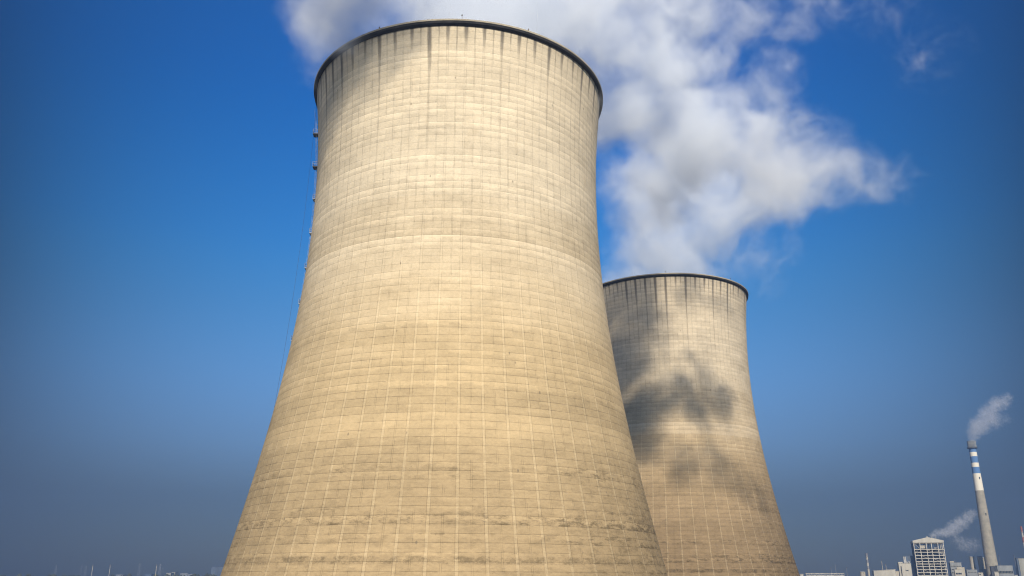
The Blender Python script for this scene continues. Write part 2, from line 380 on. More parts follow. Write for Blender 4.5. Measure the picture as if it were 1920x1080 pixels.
# caged ladder with rest platforms up the left flank
LAD_A = R(183.0)
def ladder(root, ang):
    ca, sa = math.cos(ang), math.sin(ang)
    def pt(z, out, side=0.0):
        r = shell_r(z) + out
        return (r*ca - side*sa, r*sa + side*ca, z)
    bm = BM()
    zs = [14.0 + 1.5*i for i in range(int((TOP_Z-1.5-14)/1.5)+1)]
    for a, b in zip(zs, zs[1:]):
        for s in (-0.3, 0.3):
            bar(bm, pt(a, 0.28, s), pt(b, 0.28, s), 0.035, 4)
        for s, o in ((-0.38, 0.75), (0.38, 0.75), (0.0, 1.05)):
            bar(bm, pt(a, o, s), pt(b, o, s), 0.02, 4)
        bar(bm, pt(a, 0.28, -0.3), pt(a, 0.28, 0.3), 0.02, 4)
        bar(bm, pt(a+.75, 0.28, -0.3), pt(a+.75, 0.28, 0.3), 0.02, 4)
        for (o1, s1), (o2, s2) in (((0.28,-0.3),(0.75,-0.38)), ((0.75,-0.38),(1.05,0)), ((1.05,0),(0.75,0.38)), ((0.75,0.38),(0.28,0.3))):
            bar(bm, pt(a, o1, s1), pt(a, o2, s2), 0.02, 4)
        bar(bm, pt(a, -0.1, 0.3), pt(a, 0.28, 0.3), 0.02, 4)
    ld = obj('access_ladder', bm, m_steel, root)
    for zc in (107.7, 98.5, 89.5, 80.4, 71.3, 62.2, 53.1):
        z = zc + CAM_Z
        bm = BM()
        rb = shell_r(z)-0.05; big_ = zc > 95
        dp = 1.6 if big_ else 1.15
        q = [((rb+o)*ca - s*sa, (rb+o)*sa + s*ca) for o, s in ((0,-.9),(dp,-.9),(dp,.9),(0,.9))]
        lo = [bm.verts.new((x, y, z-(0.28 if big_ else 0.10))) for x, y in q]; hi = [bm.verts.new((x, y, z)) for x, y in q]
        bm.faces.new(lo[::-1]); bm.faces.new(hi)
        for i in range(4): bm.faces.new((lo[i], lo[(i+1)%4], hi[(i+1)%4], hi[i]))
        for s in (-.9, .9):                                   # brackets
            bar(bm, ((rb+dp-.2)*ca-s*.9*sa, (rb+dp-.2)*sa+s*.9*ca, z-.1), ((rb+.1)*ca-s*.9*sa, (rb+.1)*sa+s*.9*ca, z-1.3), .05, 4)
        pf = obj('platform', bm, m_darksteel if big_ else m_steel, ld)
        bm = BM()
        for h in (0.6, 1.15):
            for i in range(3): bar(bm, (*q[i], z+h), (*q[i+1], z+h), 0.03, 4)
        for i in range(4): bar(bm, (*q[i], z), (*q[i], z+1.15), 0.03, 4)
        for f in (1/3, 2/3):
            x = q[1][0]*(1-f)+q[2][0]*f; y = q[1][1]*(1-f)+q[2][1]*f
            bar(bm, (x, y, z), (x, y, z+1.15), 0.025, 4)
        obj('guard_rail', bm, m_lightsteel if big_ else m_steel, ld)
ladder(tower1, LAD_A)

# thin cable hanging from the rim to the ground
bm = BM()
p0 = at(594, 196, 197); p1 = at(497, 830, 189); d = (p1-p0)
pts = []
for i in range(25):
    s = i/24*1.18
    p = p0 + d*s + Vector((2.2*math.sin(PI*min(s, 1.18)/1.18)*0.6, 0, 0))
    pts.append(p)
pts[-1].z = max(pts[-1].z, 0.0)
for a, b in zip(pts, pts[1:]): bar(bm, a, b, 0.024, 5)
tag(obj('steel_cable', bm, m_darksteel), 'thin dark cable hanging down beside the left flank of the front tower', 'cable')

# ------------------------------------------------------------------ power station on the right
DP = 1150.0
m_white = plain('white_cladding', (0.48, 0.44, 0.36), 0.6, 0.10, 0.08, 0, 0.2)
m_cream = plain('cream_cladding', (0.46, 0.41, 0.32), 0.7, 0.10, 0.08, 0, 0.2)
m_grey = plain('grey_cladding', (0.26, 0.27, 0.27), 0.7, 0.14, 0.1, 0, 0.2)
m_bluegrey = plain('blue_grey_cladding', (0.09, 0.12, 0.17), 0.7, 0.14, 0.1, 0, 0.2)
m_drab = plain('drab_cladding', (0.34, 0.33, 0.28), 0.7, 0.14, 0.1, 0, 0.2)
m_dark = plain('dark_plant', (0.055, 0.06, 0.07), 0.7, 0.25, 0.25)
m_paintsteel = plain('painted_steel', (0.52, 0.47, 0.38), 0.6, 0.15, 0.3)
m_pipe = plain('insulated_pipe', (0.42, 0.40, 0.36), 0.45, 0.15, 0.3)
m_glass = plain('dark_window_glass', (0.03, 0.04, 0.05), 0.15, 0.1, 0.2)

def chimney_mat():
    m, n, p = new_mat('banded_chimney_concrete')
    tc = n.t.nodes.new('ShaderNodeTexCoord'); sp = n.t.nodes.new('ShaderNodeSeparateXYZ')
    n.t.links.new(tc.outputs['Object'], sp.inputs[0]); z = sp.outputs[2]
    P = tc.outputs['Object']
    a = n.noise(P, 0.15, 5, 0.65)
    mp = n.t.nodes.new('ShaderNodeMapping'); mp.inputs['Scale'].default_value = (1, 1, 0.08); n.t.links.new(P, mp.inputs[0])
    b = n.noise(mp.outputs[0], 0.5, 4, 0.6)
    conc = n.mix(n.step(a, 0.3, 0.7), (0.25, 0.225, 0.175), (0.36, 0.32, 0.245))
    lift = n.m('FRACT', n.mul(z, 0.25))
    conc = n.mix(n.mul(n.sub(1.0, n.step(lift, 0.0, 0.12)), 0.25), conc, (0.16, 0.14, 0.11))
    white, blue = (0.72, 0.66, 0.54), (0.085, 0.18, 0.36)
    col = conc
    for lo, hi, c in CHIM_BANDS:
        k = n.m('MULTIPLY', n.m('GREATER_THAN', z, lo), n.m('LESS_THAN', z, hi))
        col = n.mix(k, col, c == 'w' and white or blue)
    col = n.mix(n.mul(n.step(b, 0.55, 0.75), 0.3), col, (0.16, 0.14, 0.12))
    n.put(p.inputs['Base Color'], col); p.inputs['Roughness'].default_value = 0.85
    return m
def zpx(px, py, Y=DP): return at(px, py, Y).z
zb = [zpx(1824, q) for q in (839.5, 848, 856, 868, 876, 888, 920)]
CHIM_BANDS = [(zb[1], zb[0]+2, 'b'), (zb[2], zb[1], 'w'), (zb[3], zb[2], 'b'), (zb[4], zb[3], 'w'), (zb[5], zb[4], 'b'), (zb[6], zb[5], 'w')]
CX = 606.3
ch = empty('power_station_chimney', (CX, DP, 0), 'tall slim chimney banded blue and white above grey concrete, smoke at its top', 'chimney')
ztop = zb[0]
bm = BM(); lathe(bm, [(3.9*(1-t)**1.15 + 4.3 if t < 1 else 4.3, ztop*t) for t in [i/14 for i in range(15)]], 40, cap=False)
obj('shaft', bm, chimney_mat(), ch, smooth=True)
bm = BM(); zc = zpx(1824, 827.5)
for i in range(36):
    a = 2*PI*i/36
    bar(bm, (5.05*math.cos(a), 5.05*math.sin(a), ztop-0.6), (5.05*math.cos(a), 5.05*math.sin(a), zc), 0.24, 4)
lathe(bm, [(4.2, ztop-1), (4.1, zc-0.6), (3.7, zc-0.6), (3.7, ztop-1)], 36, closed=True)
for h in (0.0, 0.5, 1.0):
    z = ztop + (zc-ztop)*h
    lathe(bm, [(5.25, z-0.3), (5.25, z+0.3), (4.9, z+0.3), (4.9, z-0.3)], 36, closed=True)
obj('flue_screen', bm, m_grey, ch)
bm = BM()
lathe(bm, [(6.1, ztop-0.9), (6.1, ztop-0.3), (4.3, ztop-0.3), (4.3, ztop-0.9)], 36, closed=True)
lathe(bm, [(6.1, ztop+0.7), (6.1, ztop+0.85), (5.98, ztop+0.85), (5.98, ztop+0.7)], 36, closed=True)
for i in range(24):
    a = 2*PI*i/24; bar(bm, (6.04*math.cos(a), 6.04*math.sin(a), ztop-.4), (6.04*math.cos(a), 6.04*math.sin(a), ztop+.8), .06, 4)
obj('gallery', bm, m_darksteel, ch)
for zz in (zpx(1834, 897), zpx(1845, 965)):
    bm = BM(); bx(bm, -.6, .6, -0.5, 0.5, zz-1.3, zz+1.3)
    t = zz/ztop; obj('hatch', bm, m_dark, ch, (0.2, -(3.9*(1-t)**1.15+4.3), 0))

# open steel boiler house under a shallow gable
def span(px0, px1, py, Y):        # left x, right x and top z of something seen between two columns of the photograph
    a, b = at(px0, py, Y), at(px1, py, Y); return a.x, b.x, (a.z+b.z)/2
x0, x1, ze = span(1712.5, 1768.3, 1017.5, DP); za = zpx(1740, 1007.2)
xc = (x0+x1)/2; BAZ = math.atan2(xc, DP); w = (x1-x0)/2*math.cos(BAZ)
bh = empty('boiler_house', (xc, DP, 0), 'open steel boiler house with many decks under a shallow white gable', 'boiler house', rz=-BAZ*0.78)
DEP = 34.0
bm = BM()
def prism_roof(bm, w, y0, y1, zlow, ze, za):
    A = [bm.verts.new(q) for q in ((-w, y0, zlow), (w, y0, zlow), (w, y0, ze), (0, y0, za), (-w, y0, ze))]
    B = [bm.verts.new((v.co.x, y1, v.co.z)) for v in A]
    bm.faces.new(A); bm.faces.new(B[::-1])
    for i in range(5): bm.faces.new((A[i], B[i], B[(i+1)%5], A[(i+1)%5]))
prism_roof(bm, w+0.9, -1.0, DEP+1, ze, ze+2.6, za)
obj('roof', bm, m_white, bh)
for q in ((-1.2, 1.2, 2, 5, za-.3, za+1.4), (5, 6, 4, 5, za-1.2, za+1.6), (9.5, 10.2, 4, 5, za-1.8, za+1.8)):
    bm = BM(); bx(bm, *q); obj('roof_vent', bm, m_grey, bh)
bm = BM()
cols = [-w, -w+7.2, -w+14.6, -w+20.5, w-6.4, w]
for yy in (0.0, DEP*0.5, DEP):
    for x in cols: bx(bm, x-.38, x+.38, yy-.38, yy+.38, 0, ze)
levels = [ze-0.3, ze-8.2, ze-11.6, ze-15.6, ze-19.3, ze-22.8, ze-25.8, ze-29.0, ze-32.6, ze-36.2, ze-39.6, ze-43, ze-46.5]
levels = [z for z in levels if z > 2]
for i, z in enumerate(levels):
    for yy in (0.0, DEP):
        bx(bm, -w+.4, w-.4, yy-.3, yy+.3, z-.45, z+.35)
    for xx in (-w, w): bx(bm, xx-.3, xx+.3, .4, DEP-.4, z-.45, z+.35)
for k in range(len(levels)-1):
    i = (k*2) % 5
    bar(bm, (cols[i], 0, levels[k]), (cols[i+1], 0, levels[k+1]), .2, 4)
obj('steel_frame', bm, m_paintsteel, bh)
for i, z in enumerate(levels[1:]):
    bm = BM(); bx(bm, -w+.5, w-.5, 1.0, DEP-1, z-.25, z+.1)
    for yy in (1.2,):
        bar(bm, (-w+.5, .5, z+1.1), (w-.5, .5, z+1.1), .09, 4); bar(bm, (-w+.5, .5, z+.6), (w-.5, .5, z+.6), .06, 4)
    for q in range(19): bar(bm, (-w+.5+q*(2*w-1)/18, .5, z), (-w+.5+q*(2*w-1)/18, .5, z+1.1), .06, 4)
    obj('deck', bm, m_darksteel, bh)
bm = BM()
bx(bm, -w+4, w-8, 8, DEP-3, 0, ze-9); bx(bm, w-7.3, w-1.5, 9, DEP-4, 0, ze-14)
obj('boiler', bm, m_dark, bh)
for q in range(46):                                            # pipes, ducts and cabinets among the decks
    z = rnd.choice(levels[1:]); x = rnd.uniform(-w+1.5, w-4); L = rnd.uniform(1.2, 5); bm = BM()
    if rnd.random() < .55: bx(bm, x, x+L, rnd.uniform(2, 4), rnd.uniform(4.5, 6), z+.12, z+rnd.uniform(.9, 2.6)); nm = 'duct'
    elif rnd.random() < .6: bar(bm, (x, 3, z+1.8), (min(x+L*2, w-1), 3, z+1.8), rnd.uniform(.2, .5), 8); nm = 'pipe'
    else: bar(bm, (x, 2.5, z), (x, 2.5, min(z+7, ze-1)), rnd.uniform(.2, .45), 8); nm = 'pipe'
    obj(nm, bm, m_pipe, bh)
for q in ((-w+7.6, -w+14, 3, 7, ze-6.8, ze-3.2), (-w+.9, -w+4.0, 2, 6, ze-10.7, ze-8.5), (-w+11.5, -w+16, 3, 6, 8, 16)):
    bm = BM(); bx(bm, *q); obj('cabin', bm, m_cream, bh)
bm = BM(); bx(bm, -w-.5, -w-.33, 0.4, DEP, 0, ze-.5)
for q in range(8): bx(bm, -w-.72, -w-.5, 2+q*4, 2.4+q*4, 0, ze-.5)
obj('side_wall', bm, m_bluegrey, bh)  # dark colour paints in the shade on this left side

def block(name, label, cat, px0, px1, py, Y, depth, mat, group=None, parapet=0.5, roofmat=None, slope=0.0, windows=None):
    """a plain industrial building: wall, roof slab with a small overhang, rows of windows"""
    x0, x1, zt = span(px0, px1, py, Y)
    az = math.atan2((x0+x1)/2, Y) if px0 > 1400 else 0.0          # the works are laid out square to the viewer
    r = empty(name, ((x0+x1)/2, Y, 0), label, cat, group, rz=-az*0.80); w = (x1-x0)/2*math.cos(az)
    bm = BM()
    v = [bm.verts.new(q) for q in ((-w,0,0),(w,0,0),(w,depth,0),(-w,depth,0),(-w,0,zt-slope-.4),(w,0,zt-.4),(w,depth,zt-.4),(-w,depth,zt-slope-.4))]
    for f in ((0,1,5,4),(1,2,6,5),(2,3,7,6),(3,0,4,7),(4,5,6,7),(3,2,1,0)): bm.faces.new([v[i] for i in f])
    for i in range(int(2*w/3)):                                   # cladding ribs
        bx(bm, -w+1.5+i*3-.06, -w+1.5+i*3+.06, -.1, -.003, 0, zt-slope-1.0)
    obj('wall', bm, mat, r)
    bm = BM(); o = .35
    v = [bm.verts.new(q) for q in ((-w-o,-o,zt-slope-.395),(w+o,-o,zt-.395),(w+o,depth+o,zt-.395),(-w-o,depth+o,zt-slope-.395),(-w-o,-o,zt-slope),(w+o,-o,zt),(w+o,depth+o,zt),(-w-o,depth+o,zt-slope))]
    for f in ((0,1,5,4),(1,2,6,5),(2,3,7,6),(3,0,4,7),(4,5,6,7),(3,2,1,0)): bm.faces.new([v[i] for i in f])
    obj('roof', bm, roofmat or mat, r)
    for (fx0, fx1, d0, d1) in windows or ():                     # strips as fractions of the width and metres below the top
        bm = BM(); bx(bm, -w+2*w*fx0, -w+2*w*fx1, -.16, -.11, zt-d1, zt-d0)
        fr = obj('window', bm, m_glass, r)
        bm = BM()
        k = max(2, int((fx1-fx0)*2*w/1.6))
        for i in range(k+1):
            xx = -w+2*w*(fx0+(fx1-fx0)*i/k); bx(bm, xx-.08, xx+.08, -.22, -.165, zt-d1, zt-d0)
        for zz in (zt-d1, zt-d0): bx(bm, -w+2*w*fx0, -w+2*w*fx1, -.26, -.215, zz-.08, zz+.08)
        obj('window_frame', bm, m_white, fr)
    return r, w, zt
b, w, zt = block('annex_building', 'pale narrow annex left of the open steel boiler house, dark downpipe on its front', 'building', 1684.5, 1707.5, 1056, DP-6, 24, m_white, windows=[(.50,.75,8,9.2)])
bm = BM(); bar(bm, (-w+2.6, -.7, 0), (-w+2.6, -.7, zt-3.5), .42, 8); obj('downpipe', bm, m_dark, b)
bm = BM(); bx(bm, -w-.1, -w+5, -.2, 6, zt+.004, zt+1.5); obj('parapet_box', bm, m_white, b)
for q in range(3):
    bm = BM(); lathe(bm, [(.8, zt+.004), (.8, zt+1.6), (1.1, zt+1.6), (.5, zt+2.3)], 10, (-w+7.5+q*2.6, 3)); obj('roof_vent', bm, m_pipe, b)
t1, w, zt = block('bunker_tower', 'dark blue-grey windowless tower block between the annex and the boiler house', 'building', 1697.5, 1712.5, 1042, DP+18, 18, m_bluegrey)
for q in range(2):
    bm = BM(); xq = at(1694.2+q*2.6, 1043, DP+14).x
    o = empty('vent_stack', (xq, DP+14, 0), ('slim pale vent stack behind the annex roof, farther from the dark tower', 'slim pale vent stack behind the annex roof, beside the dark tower')[q], 'vent stack', 'vent stacks behind the annex')
    lathe(bm, [(.75, 0), (.75, zpx(1694, 1044, DP+14))], 12); obj('pipe', bm, m_pipe, o, smooth=True)
    bm = BM(); h = zpx(1694, 1044, DP+14); lathe(bm, [(.95, h-.3), (.95, h+.5), (.6, h+.5), (.6, h-.3)], 12, closed=True); obj('rim', bm, m_grey, o)
block('storage_shed', 'long low cream shed with a gently sloping bright roof edge', 'shed', 1637.5, 1678.5, 1067.3, DP-20, 30, m_white, slope=1.6)
block('link_building', 'small grey-white block joining the low shed to the annex', 'building', 1679.2, 1685, 1070.5, DP-16, 16, m_cream)
b, w, zt = block('turbine_hall', 'stepped grey-cream building right of the boiler house, with glazed strips', 'building', 1781, 1802, 1054.5, DP+20, 22, m_grey, windows=[(.05,.95,4,5.2),(.05,.95,8,9.2),(.05,.95,12,13.2)])
bm = BM(); bx(bm, w*.0, w+2.6, -3, -.3, 0, zt-6); obj('lower_wing', bm, m_cream, b)
bm = BM(); bx(bm, -w+.3, -w+5, 3, 8, zt+.004, zt+1.6); bar(bm, (0,4,zt), (0,4,zt+3), .12, 4); obj('roof_plant', bm, m_cream, b)
block('switch_room', 'low white block at the foot of the stepped building', 'building', 1789.5, 1803.5, 1067.5, DP-14, 10, m_white, windows=[(.1,.9,4,6)])
def silo(px, py, Y, rad, label, group=None, mat=None):
    p = at(px, py, Y); o = empty('silo', (p.x, Y, 0), label, 'silo', group)
    bm = BM(); lathe(bm, [(rad, 0), (rad, p.z-.8)], 24); obj('drum', bm, mat or m_cream, o, smooth=False)
    bm = BM(); lathe(bm, [(rad+.2, p.z-.796), (rad+.2, p.z-.3), (rad*.6, p.z+.2), (.3, p.z+.5)], 24); obj('lid', bm, m_grey, o)
    bm = BM()
    for s in (-.3, .3): bar(bm, (s, -rad-.25, 0), (s, -rad-.25, p.z-.8), .06, 4)
    obj('ladder', bm, m_dark, o)
silo(1821.5, 1043.5, DP+30, 2.9, 'grey-cream ash silo, left of the pair beside the tall chimney', 'ash silos by the chimney')
silo(1836.5, 1043, DP+30, 2.9, 'grey-cream ash silo, right of the pair beside the tall chimney', 'ash silos by the chimney')
silo(1844, 1045.5, DP+44, 1.6, 'slim silo just left of the foot of the tall chimney')
silo(1617, 1071.5, DP+60, 3.4, 'small far silo left of the little banded chimney')
block('precipitator_house', 'flat grey building in front of the foot of the tall chimney', 'building', 1869, 1898, 1060, DP-30, 22, m_grey, windows=[(.02,.98,6.4,9.5)])
block('pump_house', 'dark block just left of the flat grey building at the chimney foot', 'building', 1857.5, 1868, 1061.5, DP-34, 14, m_dark)
block('gate_cabin', 'little cream cabin in front of the dark openings at the chimney foot', 'cabin', 1864.5, 1872, 1072, DP-60, 6, m_white)
block('site_office', 'little cream hut to the right of the flat grey building', 'hut', 1902, 1908, 1078, DP-60, 6, m_white)
block('coal_bunker', 'pale slab-sided building cut by the right edge of the picture', 'building', 1909, 1940, 1046.5, DP-25, 20, m_drab)
block('coal_bunker_shade_side', 'narrow dark strip painted as the shaded left side of the pale building at the right edge', 'shaded building side', 1905.5, 1908.7, 1046, DP-22, 14, m_bluegrey)  # dark strip coloured as the bunker's left side in shade, not a stair
block('ash_house', 'low grey block between the two ash silos and the stepped building', 'building', 1812, 1832, 1068, DP+8, 16, m_grey, windows=[(.1,.9,2.5,3.6)])
block('fan_house', 'low pale block under the right ash silo', 'building', 1834.5, 1843, 1073.5, DP-12, 10, m_white, windows=[(.1,.5,1.5,2.6)])
block('workshop', 'low grey block under the slim silo by the chimney', 'building', 1838, 1854, 1067, DP+16, 14, m_grey)
block('white_kiosk', 'tiny white block at the left end of the pipe bridge', 'kiosk', 1500.5, 1506, 1076.2, DP-80, 6, m_white)

# long pipe bridge on posts
pb0, pb1 = at(1511.5, 1074.6, DP-60), at(1582.5, 1074.4, DP-60)
pb = empty('pipe_bridge', ((pb0.x+pb1.x)/2, DP-60, 0), 'long pipe bridge on slanted white posts beside the rear cooling tower', 'pipe bridge')
w = (pb1.x-pb0.x)/2; z = pb0.z
bm = BM()
for yy in (0, 3): bx(bm, -w, w, yy-.25, yy+.25, z-.5, z); bx(bm, -w, w, yy-.2, yy+.2, z-3.2, z-2.8)
n = 15
for i in range(n+1):
    x = -w + 2*w*i/n
    bar(bm, (x, 0, z-.4), (min(x+1.0, w), 0, z-3), .16, 4)
    bx(bm, x-.15, x+.15, 0.2, 2.8, z-3.2, z-2.9)
obj('truss', bm, m_paintsteel, pb)
for i in range(11):
    x = -w + 2*w*i/10
    bm = BM(); bar(bm, (x-1.5, 1.5, 0), (x-.1, 1.5, z-2.9), .34, 6); obj('post', bm, m_paintsteel, pb)
bm = BM()
for k, (yy, rr) in enumerate(((.8,.4),(1.8,.55),(2.5,.3))): bar(bm, (-w, yy, z-2.3), (w, yy, z-2.3), rr, 8)
obj('pipe', bm, m_pipe, pb)

# smaller far chimneys and masts
def small_chimney(px0, py0, px1, Y, rad, label, cols, group=None):
    p = at(px0, py0, Y); o = empty('banded_chimney', (p.x, Y, 0), label, 'chimney', group)
    n = 12; L = p.z/n
    bm = BM(); lathe(bm, [(rad*1.5 - rad*.5*i/n, i*L*.5) for i in range(n+1)], 20, cap=False); obj('shaft', bm, cols[2], o, smooth=True)
    for i in range(n//2, n):
        bm = BM(); r0, r1 = rad*1.25-rad*.25*(i-n/2)/(n/2), rad*1.25-rad*.25*(i+1-n/2)/(n/2)
        r0, r1 = rad*1.0+.02, rad*1.0
        lathe(bm, [(r0, i*L), (r1, (i+1)*L-.004)], 20, cap=(i == n-1)); obj('band', bm, cols[i % 2], o, smooth=False)
    bm = BM(); lathe(bm, [(rad+.7, p.z*.9), (rad+.7, p.z*.9+.4), (rad, p.z*.9+.4), (rad, p.z*.9)], 20, closed=True); obj('gallery', bm, m_darksteel, o)
m_red = plain('faded_red_paint', (0.28, 0.10, 0.07), 0.8, 0.15, 0.1)
m_bandgrey = plain('faded_band_paint', (0.20, 0.20, 0.21), 0.8, 0.15, 0.1)
small_chimney(1624.5, 1037.3, 1627, DP+250, 1.55, 'small grey and white banded chimney left of the low shed', (m_white, m_bandgrey, m_cream))
small_chimney(1914.2, 987, 1920, DP+300, 1.5, 'slender red and white banded chimney at the right edge', (m_white, m_red, m_white))
def mast(px, py, Y, rad, label, name='lattice_mast', group=None, mat=None, cat='mast'):
    p = at(px, py, Y); o = empty(name, (p.x, Y, 0), label, cat, group)
    bm = BM(); s = rad
    for a in range(3):
        c0, s0 = math.cos(a*2.094), math.sin(a*2.094)
        bar(bm, (s*c0, s*s0, 0), (s*.4*c0, s*.4*s0, p.z), .12*rad+.03, 4)
    k = max(6, int(p.z/(2.2*rad)))
    for i in range(k):
        f0, f1 = i/k, (i+1)/k
        for a in range(3):
            A, B = a*2.094, (a+1)*2.094
            bar(bm, (s*(1-.6*f0)*math.cos(A), s*(1-.6*f0)*math.sin(A), p.z*f0), (s*(1-.6*f1)*math.cos(B), s*(1-.6*f1)*math.sin(B), p.z*f1), .05*rad+.03, 4)
    obj('lattice', bm, mat or m_steel, o)
    bm = BM(); lathe(bm, [(.1, p.z), (.35, p.z+.1), (.35, p.z+.8), (.1, p.z+1)], 8); obj('beacon', bm, m_lamp, o)
mast(1652.8, 1052.5, DP+40, .8, 'taller of the two thin masts behind the low cream shed', group='masts behind the shed', mat=m_cream)
mast(1660.6, 1058.5, DP+40, .6, 'shorter of the two thin masts behind the low cream shed', group='masts behind the shed', mat=m_cream)
mast(1565.8, 1059, DP+500, 1.2, 'faint dark lattice mast behind the middle of the pipe bridge')
mast(1557.5, 1064, DP+500, 1.1, 'fainter shorter lattice mast left of another behind the pipe bridge')
mast(1587, 1065, DP+40, .5, 'thin pale mast at the right end of the pipe bridge')
mast(1872.5, 1042, DP+60, .6, 'thin dark mast right of the foot of the tall chimney')
mast(1901, 1042, DP+10, .8, 'thin dark mast left of the pale building at the right edge')
mast(1904, 1049, DP+16, .6, 'short dark mast beside the narrow shaded side of the pale building')

# ------------------------------------------------------------------ far things on the left, fading in the haze
def pylon(px, py, Y, label, group='far pylons'):
    p = at(px, py, Y); H = p.z; o = empty('electricity_pylon', (p.x, Y, 0), label, 'pylon', group, rz=rnd.uniform(-.3, .3))
    bm = BM(); hb = H*.09
    def leg(sx, sy, f):
        w = hb*(1-f) + .7*f if f < 1 else .5
        return Vector((sx*w, sy*w, H*f))
    fs = [0, .16, .3, .42, .53, .63, .72, .8, .88, .95, 1]
    C4 = ((-1,-1),(1,-1),(1,1),(-1,1))
    for f0, f1 in zip(fs, fs[1:]):
        for i in range(4):
            bar(bm, leg(*C4[i], f0), leg(*C4[i], f1), .22, 4)
            bar(bm, leg(*C4[i], f0), leg(*C4[(i+1)%4], f1), .14, 4)
            bar(bm, leg(*C4[(i+1)%4], f0), leg(*C4[i], f1), .14, 4)
    obj('lattice_body', bm, m_steel, o)
    for f, L in ((.62, .20), (.77, .17), (.91, .13)):
        bm = BM(); z = H*f
        for s in (-1, 1):
            for yy in (-.8, .8): bar(bm, (s*.8, yy, z), (s*H*L, 0, z+.6), .16, 4)
            bar(bm, (s*.7, 0, z+2.4), (s*H*L, 0, z+.6), .16, 4)
            bar(bm, (s*H*L, 0, z+.6), (s*H*L, 0, z-1.8), .12, 4)
        obj('crossarm', bm, m_steel, o)
pylon(154, 1058.5, 2700, 'hazy lattice pylon left of the two pale light masts')
pylon(162, 1061, 3200, 'fainter lattice pylon close behind the leftmost hazy one')
pylon(262.5, 1056.5, 2900, 'hazy lattice pylon between the second and the last pale light mast')
pylon(301, 1058, 2300, 'dark hazy lattice pylon just right of the last pale light mast')
pylon(106, 1060, 3100, 'very faint lattice pylon far out on the left')
def light_mast(px, py, Y, label):
    p = at(px, py, Y); o = empty('light_mast', (p.x, Y, 0), label, 'light mast', 'high light masts on the left')
    bm = BM(); lathe(bm, [(.34, 0), (.2, p.z)], 12); obj('pole', bm, m_cream, o, smooth=True)
    bm = BM(); lathe(bm, [(.9, p.z-.6), (.9, p.z-.4), (.2, p.z-.4), (.2, p.z-.6)], 12, closed=True); obj('lamp_ring', bm, m_steel, o)
    for i in range(4):
        a = i*PI/2+.4
        bm = BM(); bx(bm, math.cos(a)*.9-.25, math.cos(a)*.9+.25, math.sin(a)*.9-.25, math.sin(a)*.9+.25, p.z-.95, p.z-.61); obj('floodlight', bm, m_lamp, o)
light_mast(174.5, 1058.8, 1150, 'pale light mast, leftmost of the three standing left of the front tower')
light_mast(207, 1059, 1150, 'pale light mast, middle of the three standing left of the front tower')
light_mast(294, 1058.5, 1150, 'pale light mast, nearest of the three to the front tower')
block('far_block', 'hazy blue-grey block half hidden by the left foot of the front tower', 'building', 397, 440, 1062.5, 2000, 40, m_bluegrey)
for i, (a, b, t, Y, mt, lb) in enumerate(((312, 321, 1074, 2700, m_drab, 'faint pale block right of the dark pylon'), (322, 329, 1072.5, 2750, m_drab, 'faint pale narrow block, tallest of the hazy row right of the dark pylon'),
        (338, 352, 1074.5, 2800, m_grey, 'faint wide grey block in the hazy row, left of the bluish block'), (352.5, 366, 1076, 2800, m_grey, 'faint low cream block, last of the hazy row before the bluish block'),
        (218, 231, 1077, 2900, m_grey, 'faint low grey block between the middle mast and a pylon'), (272, 284, 1076, 2800, m_bluegrey, 'faint dark low block left of the last light mast'))):
    block('far_building', lb, 'building', a, b, t, Y, 25, mt, 'far hazy buildings on the left')

